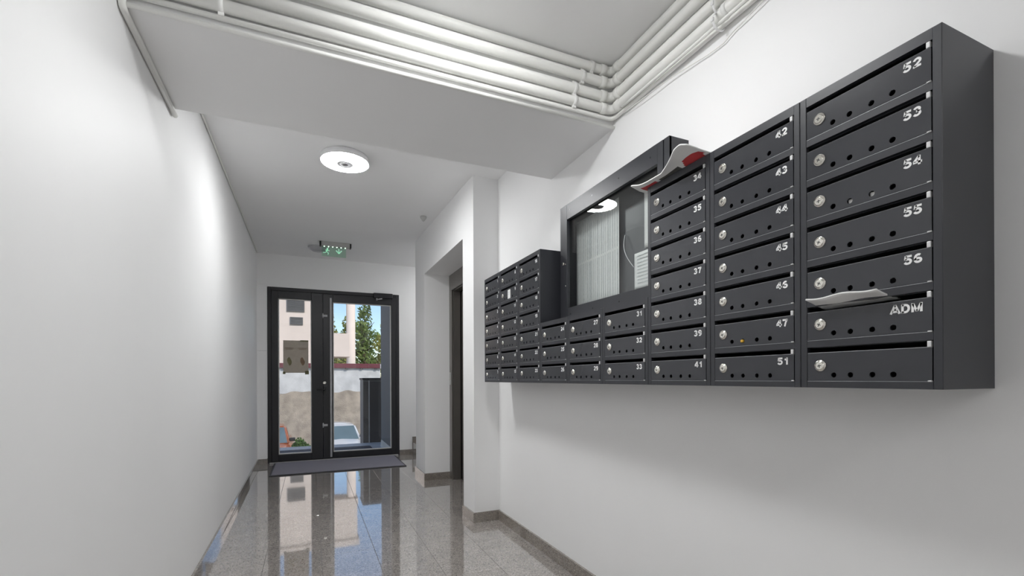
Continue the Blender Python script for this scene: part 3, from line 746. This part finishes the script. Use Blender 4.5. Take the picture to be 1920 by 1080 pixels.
for (x0, x1, z0, z1) in ((.05, .145, .192, .21), (.105, .15, -.225, -.18), (-.15, -.12, -.22, -.19)):
    b = MB(); b.box(x0, x1, -.0032, -.0026, z0, z1); b.obj('tape', M['posterdark'], ps)

# ================================================================== OUTSIDE
GZ = -2.07
b = MB(); b.box(-40, 40, YF + .21, 90, GZ - .2, GZ); struct(b.obj('ground', M['asphalt']))
b = MB(); b.box(-1.6, 2.2, YF + .2, 8.13, GZ, -.02); struct(b.obj('floor_landing', M['landing']))
b = MB(); b.box(DX0, DX1, YF + .09, YF + .2, -.15, -.004); struct(b.obj('trim_2', M['landing']))
om = tag(empty('outdoor_mat', (.18, 7.42, -.02)), 'dark mat on the outside landing beyond the door', 'mat')
b = MB(); b.bbox(-.70, .70, -.27, .27, .0005, .012, .003, 1); b.obj('rubber_backing', M['matedge'], om)
b = MB(); b.bbox(-.68, .68, -.25, .25, .0122, .017, .003, 1); b.obj('carpet', M['matedge'], om)
b = MB(); b.box(1.040, 1.6, YF + .201, 7.62, .09, 3.2); struct(b.obj('wall_porch', M['greywall']))
b = MB(); b.hexa([(1.028, YF + .201, -.02), (1.6, YF + .201, -.02), (1.6, 7.632, -.02), (1.028, 7.632, -.02), (1.040, YF + .201, .09), (1.6, YF + .201, .09), (1.6, 7.62, .09), (1.040, 7.62, .09)])
struct(b.obj('baseboard_porch', M['landing']))
kk = tag(empty('meter_kiosk', (.82, 8.14, GZ)), 'dark grey metal meter kiosk standing beyond the landing', 'kiosk')
b = MB(); b.bbox(0, .62, .008, .50, 0, 3.10, .004, 1, 1); b.obj('body', [M['kiosk'], M['kioskside']], kk)
b = MB(); b.bbox(-.012, .632, -.012, .512, 3.101, 3.135, .004, 1); b.obj('lid', M['kiosk'], kk)
for x0, x1 in ((.004, .088), (.104, .616)):
    b = MB(); b.bbox(x0, x1, -.006, .0078,   .02, 3.07, .003, 1); b.obj('panel', M['kiosk'], kk)
b = MB(); b.bbox(.089, .103, -.014, .0076,   .02, 3.092, .003, 1); b.obj('corner_rail', M['gasket'], kk)

# boundary wall
bw = tag(empty('boundary_wall', (0, 23.0, GZ)), 'old plastered garden wall with dark red metal capping behind the cars', 'wall')
WT = 3.62; WM = 2.52
b = MB(); b.grid(lambda u, v: (-7 + 10.11 * u, .01 * math.sin(u * 40), WM - .05 + (WT + .05 - WM) * v), 40, 8, smooth=False); b.box(-7, 3.11, .012, .3, WM - .1, WT); b.obj('whitewashed_band', M['plaster'], bw)
b = MB(); b.box(-7, 3.11, -.03, .3, 0, WM - .101)
b.grid(lambda u, v: (-7 + 10.11 * u, -.045 - .02 * math.sin(u * 53 + v * 3) * math.sin(v * 7 + u * 11), .0 + v * (WM + .05 * math.sin(u * 31) + .03 * math.sin(u * 83))), 90, 14); b.obj('bare_band', M['concrete'], bw)
b = MB(); b.bbox(-7, 3.09, -.10, .36, WT, WT + .215, .01, 1); b.obj('red_cap', M['cap'], bw)
for k in range(15):
    b = MB(); x = 2.90 - .66 * k; b.bbox(x - .06, x + .06, -.085, -.011, WT - .055, WT - .0005, .005, 1); b.obj('cap_bracket', M['vent'], bw)
b = MB(); b.bbox(3.091, 3.145, -.11, .37, WT - .02, WT + .2, .01, 1); b.obj('cap_end', M['plaster'], bw)

# building behind
bd = tag(empty('apartment_building', (0, 26, GZ)), 'cream rendered building with dark louvred windows and open corner balcony', 'building')
g = -GZ
b = MB(); b.box(-9, .55, 0, 8, 0, 9.5); b.obj('wall', M['cream'], bd)
def louvre(x0, x1, z0, z1):
    b = MB(); t = .05; b.box(x0, x0 + t, -.05, -.001, z0, z1); b.box(x1 - t, x1, -.05, -.001, z0, z1); b.box(x0 + t, x1 - t, -.05, -.001, z0, z0 + t); b.box(x0 + t, x1 - t, -.05, -.001, z1 - t, z1)
    b.box(x0 + t, x1 - t, -.012, -.001, z0 + t, z1 - t); f = b.obj('window', M['vent'], bd)
    n = int((z1 - z0 - 2 * t) / .07); me = None
    for k in range(n):
        z = z0 + t + (k + .5) * (z1 - z0 - 2 * t) / n
        if me is None:
            b = MB(); b.hexa([(x0 + t, -.045, -.025), (x1 - t, -.045, -.025), (x1 - t, -.038, -.025), (x0 + t, -.038, -.025), (x0 + t, -.020, .025), (x1 - t, -.020, .025), (x1 - t, -.013, .025), (x0 + t, -.013, .025)]); me = b.mesh('slat', M['vent'])
        link('slat', me, f, (0, 0, z))
louvre(-1.03, -.22, 4.46 + g, 5.12 + g); louvre(-.885, -.295, 3.80 + g, 4.18 + g)
b = MB(); b.bbox(.55, 1.95, .02, .22, 2.21 + g, 3.44 + g, .01, 1); b.obj('balcony_parapet', M['cream'], bd)
b = MB(); b.lathe([(.23, 0), (.23, 5.2 + g)], (2.03, .25, 0), 'z', 24); b.obj('column', M['cream'], bd)
b = MB(); b.hexa([(.55, .0, 5.24 + g), (2.35, .0, 5.30 + g), (2.35, 1.2, 5.30 + g), (.55, 1.2, 5.20 + g), (.55, 0, 5.6 + g), (2.35, 0, 5.6 + g), (2.35, 1.2, 5.6 + g), (.55, 1.2, 5.6 + g)]); b.obj('balcony_soffit', M['cream'], bd)
b = MB(); b.box(.55, 2.26, .23, 1.2, 2.18 + g, 2.30 + g); b.obj('balcony_floor', M['cream'], bd)
b = MB(); b.box(-9.1, 2.4, -.1, 8.1, 9.5, 9.8); b.box(.55, 2.3, 0, 1.2, 5.601 + g, 9.5); b.obj('upper_storey', M['cream'], bd)

# trees
def leaf_cloud(b, c, rad, n, size, tp=1.0):
    for _ in range(n):
        while True:
            p = Vector((random.uniform(-1, 1), random.uniform(-1, 1), random.uniform(-1, 1)))
            if p.length < 1: break
        taper = 1 - tp * .5 * (p.z + 1)
        q = Vector(c) + Vector((p.x * rad[0] * taper, p.y * rad[1] * taper, p.z * rad[2]))
        a = Vector((random.gauss(0, 1), random.gauss(0, 1), random.gauss(0, 1))).normalized(); bb = a.orthogonal().normalized(); cc = a.cross(bb)
        s = size * random.uniform(.6, 1.3)
        vs_ = [b.b.verts.new(q + bb * s * u * .5 + cc * s * v) for u, v in ((-1, 0), (0, -.8), (1, 0), (0, .9))]
        b.face(vs_)
def tree(name, label, x, y, top, rad, n, size, m, base=GZ, clouds=9, tp=.7):
    t = tag(empty(name, (x, y, base)), label, 'tree', 'trees behind the boundary wall')
    h = top - base
    b = MB(); b.tube([(0, 0, 0), (.03, .02, h * .3), (-.03, 0, h * .6), (0, 0, h * .93)], [.16, .13, .09, .02], 10)
    for k in range(9):
        a = k * 2.4; z = h * (.30 + .06 * k); l = rad * (1 - z / h * .6); b.tube([(0, 0, z), (math.cos(a) * l * .5, math.sin(a) * l * .5, z + l * .35), (math.cos(a) * l * .85, math.sin(a) * l * .85, z + l * .75)], [.05, .03, .01], 6)
    b.obj('trunk', M['bark'], t)
    b = MB()
    for k in range(clouds):
        f = (k + .5) / clouds; z = h * (.28 + .70 * f); rr = rad * (1 - tp * f ** 1.3)
        for j in range(3 if f < .8 else 1):
            a = random.uniform(0, 6.28); o_ = rr * .5 * (j > 0)
            leaf_cloud(b, (math.cos(a) * o_, math.sin(a) * o_, z), (rr * .62, rr * .62, h * .085), n // clouds // 3, size, .25)
    o = b.obj('crown', m, t); o['kind'] = 'stuff'
tree('tall_tree', 'tall slender green tree right of the cream column', 3.45, 33, 6.15, 1.55, 3600, .15, M['leafB'], tp=.55)
tree('leafy_tree', 'broad yellow-green tree behind the right end of boundary wall', 4.5, 29, 4.5, 1.8, 6500, .14, M['leafA'], tp=.45)
tree('leafy_tree', 'sparse olive tree seen through the open balcony at its left', 1.45, 37, 6.1, .85, 2200, .15, M['leafA'], tp=.4)
tree('leafy_tree', 'sparse olive tree seen through the balcony beside its column', 2.75, 40, 6.0, .95, 2400, .15, M['leafA'], tp=.4)
tree('leafy_tree', 'dark low tree glimpsed beneath the balcony parapet', 1.7, 44, 4.1, 2.2, 3600, .17, M['leafB'], tp=.3)
tree('leafy_tree', 'green tree farther right behind the grey porch wall', 8.4, 36, 5.6, 1.9, 3600, .17, M['leafB'], tp=.5)
b = MB(); leaf_cloud(b, (0, 0, .62), (.36, .40, .64), 1200, .075, .3); leaf_cloud(b, (.24, .05, .52), (.26, .34, .54), 800, .075, .3)
bs = tag(empty('green_bush', (-.30, 16.35, GZ)), 'green leafy bush growing between the orange and white cars', 'bush')
o = b.obj('foliage', M['leafC'], bs, (0, 0, 0)); o['kind'] = 'stuff'
for k in range(7):
    b = MB(); a = k * .9; b.tube([(0, 0, 0), (math.cos(a) * .1, math.sin(a) * .1, .30), (math.cos(a) * .25, math.sin(a) * .25, .65)], [.015, .01, .005], 6)
    b.obj('stem', M['bark'], bs)

# cars: lofted body, facing -y
def car(name, label, x, y, rz, paint, hw=.80, L=3.9, ht=1.45):
    c = tag(empty(name, (x, y, GZ), rz), label, 'car', 'cars parked outside')
    # side profile: y from the nose back, (y, z_low, z_belt)
    b = MB()
    st_ = [(0, .32, .62, .80), (.12, .24, .72, .93), (.6, .22, .80, .98), (1.15, .22, .90, 1.0), (2.2, .22, .93, 1.0), (3.2, .22, .95, .98), (3.7, .25, .92, .93), (3.9, .34, .80, .85)]
    rings = []
    for yy, zl, zh, wf in st_:
        w_ = hw * wf; yy = yy / 3.9 * L
        rings.append([b.b.verts.new(q) for q in ((-w_ * .92, yy, zl), (-w_, yy, zl + .15), (-w_, yy, zh - .16), (-w_ * .93, yy, zh - .03), (-w_ * .6, yy, zh + .02), (0, yy, zh + .04), (w_ * .6, yy, zh + .02), (w_ * .93, yy, zh - .03), (w_, yy, zh - .16), (w_, yy, zl + .15), (w_ * .92, yy, zl))])
    for r1, r2 in zip(rings, rings[1:]):
        for k in range(11): b.face([r1[k], r1[(k + 1) % 11], r2[(k + 1) % 11], r2[k]], 0, True)
    b.face(rings[0]); b.face(rings[-1])
    b.obj('body', paint, c)
    # closed cabin with glass panels set on it
    b = MB()
    B = [(-hw * .88, 1.02, .86), (hw * .88, 1.02, .86), (hw * .86, 3.60, .88), (-hw * .86, 3.60, .88)]
    T = [(-hw * .70, 1.80, ht - .07), (hw * .70, 1.80, ht - .07), (hw * .68, 3.02, ht - .09), (-hw * .68, 3.02, ht - .09)]
    b.hexa(B + T)
    bmesh.ops.bevel(b.b, geom=list(b.b.edges), offset=.06, segments=3, affect='EDGES')
    b.grid(lambda u, v: ((u - .5) * 2 * hw * .62, 1.85 + 1.12 * v, ht - .072 + .06 * (1 - (2 * u - 1) ** 2) * (1 - (2 * v - 1) ** 4)), 8, 6)
    for f in b.b.faces: f.smooth = True
    b.obj('cabin', paint, c)
    def panel(name, q, mg=(.06, .94, .08, .92), off=.008):
        A_, B_, C_, D_ = [Vector(p) for p in q]; n = (B_ - A_).cross(D_ - A_).normalized()
        f = lambda u, v: (A_.lerp(B_, u)).lerp(D_.lerp(C_, u), v) + n * off
        b = MB(); b.grid(lambda u, v: f(mg[0] + (mg[1] - mg[0]) * u, mg[2] + (mg[3] - mg[2]) * v), 6, 4); o = b.obj(name, M['carglass'], c)
    panel('windscreen', (B[0], B[1], T[1], T[0])); panel('rear_window', (B[2], B[3], T[3], T[2]))
    for P0, P1, Q1, Q0 in ((B[1], B[2], T[2], T[1]), (B[3], B[0], T[0], T[3])):
        panel('side_window', (P0, P1, Q1, Q0), (.07, .50, .12, .86)); panel('side_window', (P0, P1, Q1, Q0), (.54, .92, .12, .86))
    for s in (-1, 1):
        b = MB(); b.bbox(*sorted((s * (hw * .84), s * (hw * .84 + .19))), 1.22, 1.34, .93, 1.06, .03, 3); b.obj('mirror', M['blackplastic'], c)
        b = MB(); b.grid(lambda u, v: (s * hw * (.50 + .40 * u), .015 + .16 * u ** 2 + .03 * v, .53 + .04 * u + .13 * v), 6, 4); h_ = b.obj('headlamp', M['headlamp'], c); h_.modifiers.new('thick', 'SOLIDIFY').thickness = .03
        for yy in (.75, 3.15):
            b = MB(); b.lathe([(.20, -.10), (.30, -.10), (.315, -.08), (.315, .08), (.30, .10), (.20, .10)], (s * (hw - .09), yy, .315), 'x', 24); wh = b.obj('wheel', M['tyre'], c)
            b = MB(); b.lathe([(.02, -.02), (.19, -.01), (.20, .02)], (s * (hw - .0), yy, .315), 'x', 16); b.obj('rim', M['alu'], wh)
    b = MB(); b.bbox(-hw * .45, hw * .45, -.012, .03, .44, .56, .01, 2); b.obj('grille', M['blackplastic'], c)
    b = MB(); b.bbox(-hw * .75, hw * .75, -.02, .05, .24, .36, .01, 2); b.obj('bumper_intake', M['blackplastic'], c)
    b = MB(); b.box(-.26, .26, -.032, -.021, .37, .44); b.obj('number_plate', M['number'], c)
    return c
car('white_car', 'white car parked nose-on below the landing, right of the bush', 1.10, 17.0, math.radians(2), M['carwhite'], .80)
car('orange_car', 'orange car parked at the left, mostly behind the door stile', -1.30, 16.9, math.radians(2), M['carorange'], .82, 4.2, 1.50)
